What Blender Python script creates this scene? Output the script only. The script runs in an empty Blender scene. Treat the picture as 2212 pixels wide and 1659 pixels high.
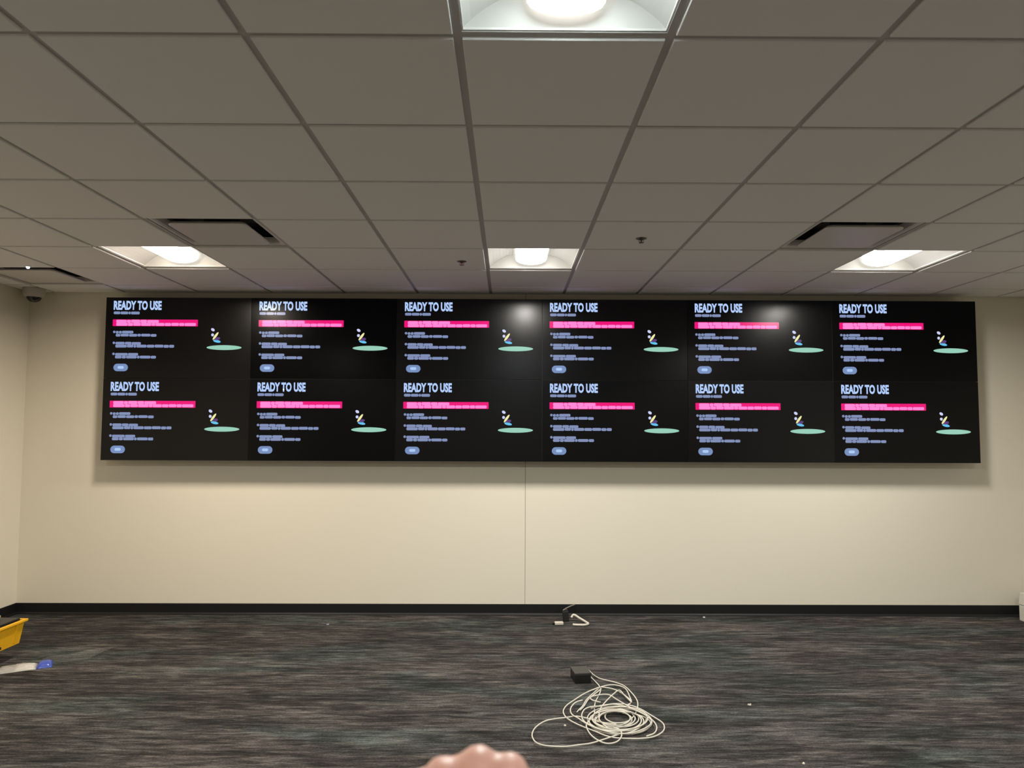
import bpy, bmesh, math, random
from mathutils import Matrix, Vector

# ------------------------------------------------------------------ camera
SC = bpy.context.scene
COL = SC.collection
CAM_H = 1.5402
FPX = 1546.8
cam_d = bpy.data.cameras.new('camera')
cam = bpy.data.objects.new('camera', cam_d)
COL.objects.link(cam)
cam_d.sensor_fit = 'HORIZONTAL'
cam_d.sensor_width = 36.0
cam_d.lens = FPX / 2212.0 * 36.0
cam_d.clip_start = 0.02
cam_d.dof.use_dof = True
cam_d.dof.focus_distance = 5.6
cam_d.dof.aperture_fstop = 7.4
R_ = Vector((0.99997781, -0.00549801, 0.00376247))
F_ = Vector((0.00526215, 0.99818083, 0.06006109))
U_ = Vector((-0.00408584, -0.06003995, 0.99818761))
cam.matrix_world = Matrix(((R_.x, U_.x, -F_.x, 0), (R_.y, U_.y, -F_.y, 0), (R_.z, U_.z, -F_.z, CAM_H), (0, 0, 0, 1)))
SC.camera = cam

# ------------------------------------------------------------------ world, exposure
world = bpy.data.worlds.new('world')
SC.world = world
world.use_nodes = True
world.node_tree.nodes['Background'].inputs[0].default_value = (0, 0, 0, 1)
world.node_tree.nodes['Background'].inputs[1].default_value = 0.0
vs = SC.view_settings
vs.view_transform = 'Standard'
vs.look = 'None'
vs.exposure = 0.0
vs.gamma = 1.0
vs.use_curve_mapping = False
SC.cycles.use_denoising = True
SC.cycles.sample_clamp_indirect = 6.0
LENS = 14.0                       # glow of a troffer lens
WATT = 41.0                      # LED board behind each lens
LAMP_COL = (1.0, 0.955, 0.885)    # neutral LED
LAMP_WARM = (1.0, 0.87, 0.72)     # the odd warmer one
LAMP_COOL = (0.86, 1.0, 0.99)     # the odd cooler one

# ------------------------------------------------------------------ room dimensions
CZ = 2.6611                      # ceiling grid plane
T = 0.6096                       # ceiling module
GX, GY = -0.1488, 1.9847         # one grid crossing
YB = 5.978                       # wall behind the screens
XL, XR, YF = -4.02, 4.62, -2.9

# ------------------------------------------------------------------ helpers
def lin(c):
    return tuple(((v / 255) / 12.92 if v / 255 <= 0.04045 else ((v / 255 + 0.055) / 1.055) ** 2.4) for v in c)

def mat(name, col, rough=0.6, spec=0.5, metal=0.0, emit=None, estr=0.0, alpha=1.0, trans=0.0, bump=None, coat=0.0, vary=None):
    m = bpy.data.materials.new(name)
    m.use_nodes = True
    nt = m.node_tree
    b = nt.nodes['Principled BSDF']
    b.inputs['Base Color'].default_value = (*col, 1)
    b.inputs['Roughness'].default_value = rough
    b.inputs['Specular IOR Level'].default_value = spec
    b.inputs['Metallic'].default_value = metal
    b.inputs['Alpha'].default_value = alpha
    b.inputs['Transmission Weight'].default_value = trans
    b.inputs['Coat Weight'].default_value = coat
    if emit:
        b.inputs['Emission Color'].default_value = (*emit, 1)
        b.inputs['Emission Strength'].default_value = estr
    if bump or vary:
        tc = nt.nodes.new('ShaderNodeTexCoord')
        n = nt.nodes.new('ShaderNodeTexNoise')
        nt.links.new(tc.outputs['Object'], n.inputs['Vector'])
        n.inputs['Scale'].default_value = (bump or vary)[0]
        n.inputs['Detail'].default_value = 4
    if bump:
        bp = nt.nodes.new('ShaderNodeBump')
        bp.inputs['Strength'].default_value = bump[1]
        bp.inputs['Distance'].default_value = bump[2]
        nt.links.new(n.outputs['Fac'], bp.inputs['Height'])
        nt.links.new(bp.outputs['Normal'], b.inputs['Normal'])
    if vary:
        mx = nt.nodes.new('ShaderNodeMix')
        mx.data_type = 'RGBA'
        k = vary[1]
        mx.inputs[6].default_value = (*[v * (1 - k) for v in col], 1)
        mx.inputs[7].default_value = (*[min(1, v * (1 + k)) for v in col], 1)
        nt.links.new(n.outputs['Fac'], mx.inputs[0])
        nt.links.new(mx.outputs[2], b.inputs['Base Color'])
    return m

def box(bm, x0, x1, y0, y1, z0, z1, rz=0.0, c=(0, 0)):
    vs_ = []
    for z in (z0, z1):
        for x, y in ((x0, y0), (x1, y0), (x1, y1), (x0, y1)):
            if rz:
                dx, dy = x - c[0], y - c[1]
                x, y = c[0] + dx * math.cos(rz) - dy * math.sin(rz), c[1] + dx * math.sin(rz) + dy * math.cos(rz)
            vs_.append(bm.verts.new((x, y, z)))
    a = vs_
    for f in ((3, 2, 1, 0), (4, 5, 6, 7), (0, 1, 5, 4), (1, 2, 6, 5), (2, 3, 7, 6), (3, 0, 4, 7)):
        bm.faces.new([a[i] for i in f])
    return a

def frustum(bm, lo, hi, z0, z1):
    """lo, hi = (x0,x1,y0,y1) rectangles at z0 and z1"""
    a = []
    for (x0, x1, y0, y1), z in ((lo, z0), (hi, z1)):
        for x, y in ((x0, y0), (x1, y0), (x1, y1), (x0, y1)):
            a.append(bm.verts.new((x, y, z)))
    for f in ((3, 2, 1, 0), (4, 5, 6, 7), (0, 1, 5, 4), (1, 2, 6, 5), (2, 3, 7, 6), (3, 0, 4, 7)):
        bm.faces.new([a[i] for i in f])

def lathe(bm, prof, seg=24, c=(0, 0, 0)):
    """prof = [(r,z)...] revolved about z; ends closed where r == 0"""
    rings = []
    for r, z in prof:
        if r < 1e-6:
            rings.append([bm.verts.new((c[0], c[1], c[2] + z))])
        else:
            rings.append([bm.verts.new((c[0] + r * math.cos(2 * math.pi * k / seg), c[1] + r * math.sin(2 * math.pi * k / seg), c[2] + z)) for k in range(seg)])
    for a, b in zip(rings, rings[1:]):
        for k in range(seg):
            k2 = (k + 1) % seg
            if len(a) == 1 and len(b) == 1:
                continue
            if len(a) == 1:
                bm.faces.new((a[0], b[k2], b[k]))
            elif len(b) == 1:
                bm.faces.new((a[k], a[k2], b[0]))
            else:
                bm.faces.new((a[k], a[k2], b[k2], b[k]))

def catmull(pts, sub=6, closed=False):
    P = [Vector(p) for p in pts]
    out = []
    n = len(P)
    for i in range(n - 1):
        p0 = P[i - 1] if i > 0 else P[i] * 2 - P[i + 1]
        p1, p2 = P[i], P[i + 1]
        p3 = P[i + 2] if i + 2 < n else P[i + 1] * 2 - P[i]
        for k in range(sub):
            t = k / sub
            out.append(0.5 * ((2 * p1) + (p2 - p0) * t + (2 * p0 - 5 * p1 + 4 * p2 - p3) * t * t + (3 * p1 - p0 - 3 * p2 + p3) * t ** 3))
    out.append(P[-1])
    return out

def tube(bm, pts, r, seg=6):
    rings = []
    n = len(pts)
    for i, p in enumerate(pts):
        d = (pts[min(i + 1, n - 1)] - pts[max(i - 1, 0)])
        if d.length < 1e-9:
            d = Vector((1, 0, 0))
        d.normalize()
        up = Vector((0, 0, 1)) if abs(d.z) < 0.9 else Vector((1, 0, 0))
        s = d.cross(up).normalized()
        u = s.cross(d).normalized()
        rings.append([bm.verts.new(p + r * (math.cos(2 * math.pi * k / seg) * s + math.sin(2 * math.pi * k / seg) * u)) for k in range(seg)])
    for a, b in zip(rings, rings[1:]):
        for k in range(seg):
            k2 = (k + 1) % seg
            bm.faces.new((a[k], a[k2], b[k2], b[k]))
    bm.faces.new(list(reversed(rings[0])))
    bm.faces.new(rings[-1])

def mesh_of(bm, name, m=None, smooth=False, bevel=0.0, bseg=2):
    if bevel:
        bmesh.ops.bevel(bm, geom=list(bm.edges), offset=bevel, segments=bseg, affect='EDGES', profile=0.5)
    bmesh.ops.recalc_face_normals(bm, faces=bm.faces)
    me = bpy.data.meshes.new(name)
    bm.to_mesh(me)
    bm.free()
    if m:
        me.materials.append(m)
    if smooth:
        for p in me.polygons:
            p.use_smooth = True
    return me

def link(name, me, parent=None, loc=(0, 0, 0), rot=(0, 0, 0)):
    o = bpy.data.objects.new(name, me)
    COL.objects.link(o)
    o.location = loc
    o.rotation_euler = rot
    if parent:
        o.parent = parent
    return o

def obj(name, bm, m, parent=None, smooth=False, bevel=0.0, bseg=2, loc=(0, 0, 0), rot=(0, 0, 0)):
    return link(name, mesh_of(bm, name, m, smooth, bevel, bseg), parent, loc, rot)

def tag(o, label, cat, group=None):
    o['label'] = label
    o['category'] = cat
    if group:
        o['group'] = group
    return o

def thing(name, label, cat, loc=(0, 0, 0), rot=(0, 0, 0), group=None):
    return tag(link(name, None, None, loc, rot), label, cat, group)

def struct(o, label=None):
    o['kind'] = 'structure'
    if label:
        o['label'] = label
    return o

def B():
    return bmesh.new()

# ------------------------------------------------------------------ materials
M_wall = mat('wall_paint', (0.76, 0.715, 0.60), 0.75, 0.25, bump=(260, 0.05, 0.002))
M_wall_far = mat('unseen_wall_darkened', (0.26, 0.24, 0.21), 0.8, 0.2)  # unseen wall, colour darkened so the screens reflect less of it
M_lens_side = mat('lamp_lens_side', (0.85, 0.85, 0.83), 0.5, 0.3, emit=(1.0, 0.97, 0.92), estr=1.4)
M_groove = mat('wall_joint', (0.16, 0.14, 0.11), 0.8, 0.2)
M_tile = mat('ceiling_tile_board', (0.84, 0.82, 0.81), 0.95, 0.1, bump=(420, 0.12, 0.002))
M_tee = mat('grid_enamel', (0.50, 0.48, 0.46), 0.55, 0.3)
M_deck = mat('deck', (0.2, 0.2, 0.2), 0.9)
M_base = mat('rubber_base', (0.008, 0.008, 0.009), 0.45, 0.35)
M_pan = mat('lamp_enamel', (0.86, 0.85, 0.82), 0.4, 0.4)
M_lens = {c: mat('lamp_lens', (0.9, 0.9, 0.88), 0.5, 0.3, emit=c, estr=LENS) for c in (LAMP_COL, LAMP_WARM, LAMP_COOL)}
M_vent = mat('diffuser_enamel', (0.70, 0.67, 0.64), 0.38, 0.5)
M_duct = mat('duct_dark', (0.02, 0.02, 0.02), 0.8)
M_black = mat('display_body', (0.01, 0.01, 0.011), 0.5, 0.4)
M_glass = mat('screen_glass', (0.002, 0.002, 0.0025), 0.23, 0.30, emit=(0.6, 0.7, 1.0), estr=0.0006)
M_steel = mat('mount_steel', (0.05, 0.05, 0.05), 0.5, 0.5, metal=0.6)

def screen_ink(name, rgb, s=1.0):
    c = lin(rgb)
    return mat(name, (0.004, 0.004, 0.005), 0.23, 0.30, emit=c, estr=s)
M_title = screen_ink('ink_title', (178, 205, 252))
M_text = screen_ink('ink_text', (128, 142, 182))
M_pink = screen_ink('ink_pink', (238, 8, 118))
M_ptext = screen_ink('ink_pink_text', (255, 135, 215))
M_btn = screen_ink('ink_button', (118, 142, 188))
M_btn2 = screen_ink('ink_button_text', (170, 200, 245))
M_mint = screen_ink('ink_mint', (150, 205, 185))
M_whit = screen_ink('ink_white', (205, 210, 250))
M_yell = screen_ink('ink_yellow', (240, 235, 170))
M_cyan = screen_ink('ink_cyan', (100, 195, 240))
M_viol = screen_ink('ink_violet', (90, 60, 120))

def carpet():
    m = bpy.data.materials.new('carpet')
    m.use_nodes = True
    nt = m.node_tree
    N, L = nt.nodes, nt.links
    b = N['Principled BSDF']
    b.inputs['Roughness'].default_value = 0.95
    b.inputs['Specular IOR Level'].default_value = 0.1
    tc = N.new('ShaderNodeTexCoord')

    def noise(sx, sy, detail, rough, off=0.0, dist=0.0):
        mp = N.new('ShaderNodeMapping')
        mp.inputs['Scale'].default_value = (sx, sy, 1)
        mp.inputs['Location'].default_value = (off, off * 1.7, off)
        L.new(tc.outputs['Object'], mp.inputs['Vector'])
        n = N.new('ShaderNodeTexNoise')
        n.inputs['Scale'].default_value = 1.0
        n.inputs['Detail'].default_value = detail
        n.inputs['Roughness'].default_value = rough
        n.inputs['Distortion'].default_value = dist
        L.new(mp.outputs[0], n.inputs['Vector'])
        return n.outputs['Fac']

    def ramp(fac, stops):
        r = N.new('ShaderNodeValToRGB')
        L.new(fac, r.inputs[0])
        e = r.color_ramp.elements
        while len(e) < len(stops):
            e.new(0.5)
        for el, (p, c) in zip(e, stops):
            el.position = p
            el.color = (*c, 1)
        return r.outputs[0]

    def math_(op, a, b_):
        n = N.new('ShaderNodeMath')
        n.operation = op
        for i, v in enumerate((a, b_)):
            if isinstance(v, (int, float)):
                n.inputs[i].default_value = v
            else:
                L.new(v, n.inputs[i])
        return n.outputs[0]

    def mix(fac, a, c, mode='MIX'):
        n = N.new('ShaderNodeMix')
        n.data_type = 'RGBA'
        n.blend_type = mode
        for i, v in ((0, fac), (6, a), (7, c)):
            if isinstance(v, (int, float)):
                n.inputs[i].default_value = v
            elif isinstance(v, tuple):
                n.inputs[i].default_value = (*v, 1)
            else:
                L.new(v, n.inputs[i])
        return n.outputs[2]
    streak = noise(3.6, 30, 5, 0.66, 3.1, 0.55)
    streak2 = noise(13, 85, 4, 0.65, 11.3, 0.5)
    patch = noise(1.5, 5.5, 3, 0.6, 7.7, 0.6)
    fine = noise(85, 150, 3, 0.7, 1.0)
    v = math_('ADD', math_('MULTIPLY', streak, 0.46), math_('MULTIPLY', streak2, 0.30))
    v = math_('ADD', v, math_('MULTIPLY', patch, 0.30))
    v = math_('ADD', v, math_('MULTIPLY', fine, 0.26))
    base = ramp(v, [(0.50, CARPET[0]), (0.62, CARPET[1]), (0.70, CARPET[2]), (0.82, CARPET[3])])
    tint = noise(1.1, 3.2, 3, 0.5, 21.0, 0.5)
    tc_ = ramp(tint, [(0.40, (1.09, 0.99, 0.95)), (0.52, (1.02, 1.0, 0.96)), (0.64, (0.88, 1.02, 0.97))])
    col = mix(1.0, base, tc_, 'MULTIPLY')
    L.new(col, b.inputs['Base Color'])
    bp = N.new('ShaderNodeBump')
    bp.inputs['Strength'].default_value = 0.5
    bp.inputs['Distance'].default_value = 0.004
    L.new(math_('ADD', fine, streak2), bp.inputs['Height'])
    L.new(bp.outputs['Normal'], b.inputs['Normal'])
    return m
CARPET = [(0.009, 0.009, 0.009), (0.026, 0.0255, 0.025), (0.065, 0.063, 0.061), (0.17, 0.165, 0.16)]
M_carpet = carpet()

# ================================================================== SETTING
bm = B(); box(bm, XL - 0.1, XR + 0.1, YF - 0.1, YB + 0.1, -0.1, 0)
struct(obj('floor', bm, M_carpet), 'dark grey streaked carpet floor')

wall_back = None
JX = 0.1445
bm = B(); box(bm, XL - 0.1, XR + 0.1, YB + 0.004, YB + 0.12, 0, CZ + 0.25)
wall_back = struct(obj('wall_back', bm, M_groove), 'cream wall carrying the screens, with one vertical joint')
for x0, x1 in ((XL - 0.05, JX - 0.0015), (JX + 0.0015, XR + 0.05)):
    bm = B(); box(bm, x0, x1, YB, YB + 0.01, 0, CZ + 0.2)
    obj('wall_panel', bm, M_wall, wall_back)
bm = B(); box(bm, XL - 0.12, XL, YF, YB + 0.05, 0, CZ + 0.25)
struct(obj('wall_left', bm, M_wall))
bm = B(); box(bm, XR, XR + 0.12, YF, YB + 0.05, 0, CZ + 0.25)
struct(obj('wall_right', bm, M_wall))
bm = B(); box(bm, XL - 0.1, XR + 0.1, YF - 0.12, YF, 0, CZ + 0.25)
struct(obj('wall_front', bm, M_wall_far))

def baseboard(name, pts):
    """cove base: a thin strip with a small toe; pts = wall line, room side on the left of travel"""
    a, b_ = Vector(pts[0]), Vector(pts[1])
    d = (b_ - a).normalized()
    n = Vector((-d.y, d.x))
    bm = B()
    prof = [(0, 0), (0.014, 0), (0.013, 0.006), (0.006, 0.018), (0.0045, 0.086), (0.003, 0.09), (0, 0.09)]
    r = []
    for p in (a, b_):
        r.append([bm.verts.new((p.x + n.x * o, p.y + n.y * o, z)) for o, z in prof])
    k = len(prof)
    for i in range(k):
        j = (i + 1) % k
        bm.faces.new((r[0][i], r[1][i], r[1][j], r[0][j]))
    bm.faces.new(r[0]); bm.faces.new(list(reversed(r[1])))
    struct(obj(name, bm, M_base))
baseboard('baseboard_back', ((XR, YB), (XL, YB)))
baseboard('baseboard_left', ((XL, YB), (XL, YF)))
baseboard('baseboard_right', ((XR, YF), (XR, YB)))
baseboard('baseboard_front', ((XL, YF), (XR, YF)))

# ------------------------------------------------------------------ suspended ceiling
bm = B(); box(bm, XL - 0.1, XR + 0.1, YF - 0.1, YB + 0.1, CZ + 0.22, CZ + 0.3)
ceiling = struct(obj('ceiling', bm, M_deck), 'suspended ceiling of square grey tiles in a metal grid')
cols = list(range(math.ceil((XL - GX) / T), math.floor((XR - GX) / T) + 1))
rows = list(range(math.ceil((YF - GY) / T), math.floor((YB - GY) / T) + 1))
TW = 0.0122
for c in cols:
    x = GX + c * T
    bm = B(); box(bm, x - TW, x + TW, YF, YB, CZ, CZ + 0.003); box(bm, x - 0.001, x + 0.001, YF, YB, CZ + 0.003, CZ + 0.035)
    obj('grid_runner', bm, M_tee, ceiling)
for r in rows:
    y = GY + r * T
    bm = B(); box(bm, XL, XR, y - TW, y + TW, CZ + 0.0004, CZ + 0.0034); box(bm, XL, XR, y - 0.001, y + 0.001, CZ + 0.0034, CZ + 0.035)
    obj('cross_tee', bm, M_tee, ceiling)
bm = B()
for x0, x1, y0, y1 in ((XL, XL + 0.022, YF, YB), (XR - 0.022, XR, YF, YB), (XL, XR, YB - 0.022, YB), (XL, XR, YF, YF + 0.022)):
    box(bm, x0, x1, y0, y1, CZ - 0.0002, CZ + 0.0028)
obj('wall_angle', bm, M_tee, ceiling)

LIGHTS = [(c, r) for r in (4, -1, -6) for c in (-4, 0, 4)]
VENTS = [(-3, 3), (3, 3), (-6, 5)]
xs = [XL] + [GX + c * T for c in cols] + [XR]
ys = [YF] + [GY + r * T for r in rows] + [YB]
tile_cache = {}
for i in range(len(xs) - 1):
    for j in range(len(ys) - 1):
        c, r = cols[0] - 1 + i, rows[0] - 1 + j
        if (c, r) in LIGHTS or (c, r) in VENTS:
            continue
        x0 = xs[i] + (0.023 if i == 0 else TW + 0.0008)
        x1 = xs[i + 1] - (0.023 if i == len(xs) - 2 else TW + 0.0008)
        y0 = ys[j] + (0.023 if j == 0 else TW + 0.0008)
        y1 = ys[j + 1] - (0.023 if j == len(ys) - 2 else TW + 0.0008)
        if x1 - x0 < 0.02 or y1 - y0 < 0.02:
            continue
        key = (round(x1 - x0, 4), round(y1 - y0, 4))
        if key not in tile_cache:
            w, h = (x1 - x0) / 2, (y1 - y0) / 2
            bm = B()
            # stepped edge tile: the face hangs below the grid with a small chamfer
            A = [bm.verts.new((sx * w, sy * h, 0.0032)) for sx, sy in ((-1, -1), (1, -1), (1, 1), (-1, 1))]
            Bv = [bm.verts.new((sx * w, sy * h, -0.0065)) for sx, sy in ((-1, -1), (1, -1), (1, 1), (-1, 1))]
            Cv = [bm.verts.new((sx * (w - 0.002), sy * (h - 0.002), -0.0085)) for sx, sy in ((-1, -1), (1, -1), (1, 1), (-1, 1))]
            D = [bm.verts.new((sx * (w + 0.008), sy * (h + 0.008), 0.0036)) for sx, sy in ((-1, -1), (1, -1), (1, 1), (-1, 1))]
            E_ = [bm.verts.new((sx * (w + 0.008), sy * (h + 0.008), 0.014)) for sx, sy in ((-1, -1), (1, -1), (1, 1), (-1, 1))]
            bm.faces.new(Cv); bm.faces.new(E_)
            for k in range(4):
                k2 = (k + 1) % 4
                bm.faces.new((A[k], A[k2], Bv[k2], Bv[k]))
                bm.faces.new((Bv[k], Bv[k2], Cv[k2], Cv[k]))
                bm.faces.new((D[k], D[k2], A[k2], A[k]))
                bm.faces.new((E_[k], E_[k2], D[k2], D[k]))
            tile_cache[key] = mesh_of(bm, 'ceiling_tile', M_tile)
        link('ceiling_tile', tile_cache[key], ceiling, ((x0 + x1) / 2, (y0 + y1) / 2, CZ))

# ------------------------------------------------------------------ troffers
def light_meshes():
    a, s = 0.2915, 0.2875
    bm = B()                                  # face frame resting on the grid
    for x0, x1, y0, y1 in ((-a, -s, -a, a), (s, a, -a, a), (-s, s, -a, -s), (-s, s, s, a)):
        box(bm, x0, x1, y0, y1, 0.001, 0.012)
    frame = mesh_of(bm, 'face_frame', M_pan)
    bm = B()                                  # reflector: two curved wings, two sloping ends, a flat top
    hw, hl, top = 0.112, 0.256, 0.087
    prof = []
    for k in range(9):
        t = k / 8
        prof.append((s - (s - hw) * t, 0.008 + (top - 0.008) * math.sin(t * math.pi / 2) ** 0.9))
    for sx in (-1, 1):
        prev = None
        for x, z in prof:
            ye = s - (s - hl) * min(1.0, (z - 0.008) / (top - 0.008))
            cur = (bm.verts.new((sx * x, -ye, z)), bm.verts.new((sx * x, ye, z)))
            if prev:
                bm.faces.new((prev[0], prev[1], cur[1], cur[0]))
            prev = cur
    for sy in (-1, 1):
        left = []
        for x, z in prof:
            ye = s - (s - hl) * min(1.0, (z - 0.008) / (top - 0.008))
            left.append((x, sy * ye, z))
        ring = [bm.verts.new((-x, y, z)) for x, y, z in left] + [bm.verts.new((x, y, z)) for x, y, z in reversed(left)]
        bm.faces.new(ring)
    v = [bm.verts.new(p) for p in ((-hw, -hl, top), (hw, -hl, top), (hw, hl, top), (-hw, hl, top))]
    bm.faces.new(v)
    bmesh.ops.remove_doubles(bm, verts=bm.verts, dist=1e-5)
    pan = mesh_of(bm, 'reflector', M_pan, smooth=False)
    bm = B()                                  # lens: a bulged trough with blunt ends
    hw2, le = 0.108, 0.246
    P = [(-hw2, 0.072), (-hw2, 0.036), (-0.098, 0.022), (-0.075, 0.010), (-0.04, 0.002), (0, -0.001), (0.04, 0.002), (0.075, 0.010), (0.098, 0.022), (hw2, 0.036), (hw2, 0.072)]
    R = []
    for y, k in ((-le, 0.94), (-le + 0.010, 1.0), (le - 0.010, 1.0), (le, 0.94)):
        R.append([bm.verts.new((x * k, y, 0.072 - (0.072 - z) * k)) for x, z in P])
    for q_, (a_, b_) in enumerate(zip(R, R[1:])):
        for k in range(len(P) - 1):
            f = bm.faces.new((a_[k], a_[k + 1], b_[k + 1], b_[k]))
            f.material_index = 1 if k in (0, len(P) - 2) or q_ != 1 else 0
    for f in (bm.faces.new(R[0]), bm.faces.new(list(reversed(R[-1])))):
        f.material_index = 1
    lens = mesh_of(bm, 'lens', M_lens[LAMP_COL])
    lens.materials.append(M_lens_side)
    bm = B()                                  # sheet steel back box
    box(bm, -a, a, -a, a, 0.090, 0.118)
    back = mesh_of(bm, 'back_box', M_steel)
    return frame, pan, lens, back
LM = light_meshes()
LLAB = {(-4, 4): 'square recessed ceiling light above the left end of the video wall',
        (0, 4): 'square recessed ceiling light above the middle of the video wall',
        (4, 4): 'square recessed ceiling light above the right end of the video wall',
        (0, -1): 'large near ceiling light cut off by the top edge of the picture',
        (-4, -1): 'square ceiling light out of view left of the near one',
        (4, -1): 'square ceiling light out of view right of the near one',
        (-4, -6): 'square ceiling light behind the viewer, left of three',
        (0, -6): 'square ceiling light behind the viewer, middle of three',
        (4, -6): 'square ceiling light behind the viewer, right of three'}
for c, r in LIGHTS:
    t = thing('ceiling_light', LLAB[(c, r)], 'ceiling light', (GX + (c + 0.5) * T, GY + (r + 0.5) * T, CZ + 0.003), group='recessed ceiling lights')
    colr = {(-4, 4): LAMP_WARM, (-4, -1): LAMP_WARM, (0, -1): LAMP_COOL}.get((c, r), LAMP_COL)
    for n, me in zip(('face_frame', 'reflector', 'lens', 'back_box'), LM):
        if n == 'lens' and colr != LAMP_COL:
            me = me.copy(); me.materials[0] = M_lens[colr]
        link(n, me, t, (0, 0, 0.014 if n == 'lens' else 0))
    led = bpy.data.lights.new('led_board', 'AREA')
    led.shape = 'RECTANGLE'; led.size = 0.11; led.size_y = 0.34
    led.energy = WATT; led.color = colr; led.spread = math.radians(168)
    link('led_board', led, t, (0, 0, 0.0120))

# ------------------------------------------------------------------ air diffusers
def rr(w, rad, seg=5):
    """rounded square outline of half width w"""
    out = []
    for cx, cy, a0 in ((w - rad, w - rad, 0), (-w + rad, w - rad, 90), (-w + rad, -w + rad, 180), (w - rad, -w + rad, 270)):
        for k in range(seg + 1):
            a = math.radians(a0 + 90 * k / seg)
            out.append((cx + rad * math.cos(a), cy + rad * math.sin(a)))
    return out
def loft(bm, rings, cap0=False, cap1=False):
    V = [[bm.verts.new(p) for p in r] for r in rings]
    n = len(V[0])
    for a, b_ in zip(V, V[1:]):
        for k in range(n):
            bm.faces.new((a[k], a[(k + 1) % n], b_[(k + 1) % n], b_[k]))
    if cap0: bm.faces.new(V[0])
    if cap1: bm.faces.new(V[-1])
def vent_meshes():
    bm = B()
    loft(bm, [[(x, y, z) for x, y in rr(w, rd)] for w, rd, z in ((0.2915, 0.002, 0.012), (0.2915, 0.002, 0.001), (0.276, 0.012, 0.001), (0.268, 0.03, 0.010), (0.262, 0.04, 0.045), (0.262, 0.04, 0.06))])
    fr = mesh_of(bm, 'vent_frame', M_vent)
    bm = B()
    loft(bm, [[(x, y, z) for x, y in rr(w, rd)] for w, rd, z in ((0.262, 0.04, 0.045), (0.262, 0.04, 0.11))], cap1=True)
    dk = mesh_of(bm, 'duct_box', M_duct)
    bm = B()
    loft(bm, [[(x, y, z) for x, y in rr(w, rd)] for w, rd, z in ((0.205, 0.03, 0.006), (0.219, 0.035, -0.008), (0.215, 0.033, -0.014))], cap0=True, cap1=True)
    pl = mesh_of(bm, 'face_plate', M_vent)
    bm = B()
    box(bm, -0.10, 0.10, -0.012, 0.012, 0.004, 0.112)
    hg = mesh_of(bm, 'hanger', M_duct)
    return fr, dk, pl, hg
VM = vent_meshes()
VLAB = {(-3, 3): 'square flush air vent next to the left ceiling light',
        (3, 3): 'square flush air vent next to the right ceiling light',
        (-6, 5): 'far square air vent in the left ceiling corner by the dome camera'}
for c, r in VENTS:
    t = thing('air_vent', VLAB[(c, r)], 'air vent', (GX + (c + 0.5) * T, GY + (r + 0.5) * T, CZ + 0.003), group='ceiling air vents')
    for n, me in zip(('vent_frame', 'duct_box', 'face_plate', 'hanger'), VM):
        link(n, me, t)

# ------------------------------------------------------------------ sprinklers and small ceiling things
M_chrome = mat('sprinkler_metal', (0.20, 0.18, 0.16), 0.35, 0.5, metal=0.8)
M_redb = mat('glass_bulb_red', (0.75, 0.16, 0.16), 0.2, 0.6)
M_brown = mat('glass_bulb_dark', (0.10, 0.07, 0.05), 0.3, 0.6)
def sprinkler(x, y, label, bulb):
    t = thing('fire_sprinkler', label, 'sprinkler', (x, y, CZ - 0.0086), group='ceiling sprinklers')
    t.scale = (0.9, 0.9, 0.5)
    bm = B(); lathe(bm, [(0, 0.002), (0.036, 0.0), (0.036, -0.003), (0.026, -0.008), (0.014, -0.010), (0, -0.010)])
    obj('escutcheon', bm, M_chrome, t, smooth=True)
    bm = B(); lathe(bm, [(0, -0.008), (0.010, -0.009), (0.010, -0.018), (0.007, -0.022), (0, -0.022)], 16)
    obj('nozzle', bm, M_chrome, t, smooth=True)
    bm = B()
    for s in (-1, 1):
        tube(bm, catmull([(s * 0.009, 0, -0.018), (s * 0.015, 0, -0.030), (s * 0.011, 0, -0.042), (0, 0, -0.050)], 4), 0.0022, 6)
    obj('yoke_arm', bm, M_chrome, t, smooth=True)
    bm = B(); lathe(bm, [(0, -0.022), (0.003, -0.023), (0.005, -0.034), (0.003, -0.046), (0, -0.047)], 12)
    obj('bulb', bm, bulb, t, smooth=True)
    bm = B(); lathe(bm, [(0, -0.049), (0.016, -0.050), (0.018, -0.0515), (0, -0.052)], 20)
    obj('deflector', bm, M_chrome, t)
sprinkler(0.78, 4.156, 'small dark sprinkler head on the ceiling right of the middle light', M_brown)
sprinkler(-0.316, 4.765, 'small sprinkler head with a red bulb left of the middle ceiling light', M_redb)

M_dot_glow = mat('dot_glow', (0.9, 0.9, 0.9), 0.3, emit=(0.93, 0.96, 1.0), estr=1.3)  # emissive white, so the small round dot stays bright
M_ring = mat('dot_ring', (0.6, 0.58, 0.55), 0.5)
t = thing('bright_dot', 'tiny glowing white round dot on the far left ceiling', 'indicator light', (-3.36, 4.965, CZ - 0.0085))
bm = B(); lathe(bm, [(0, 0.001), (0.018, 0.0), (0.018, -0.004), (0.014, -0.006), (0.0, -0.006)]); obj('collar', bm, M_ring, t)
bm = B(); lathe(bm, [(0, -0.005), (0.013, -0.006), (0.012, -0.014), (0.007, -0.020), (0, -0.022)], 16); obj('dot_dome', bm, M_dot_glow, t, smooth=True)

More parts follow.
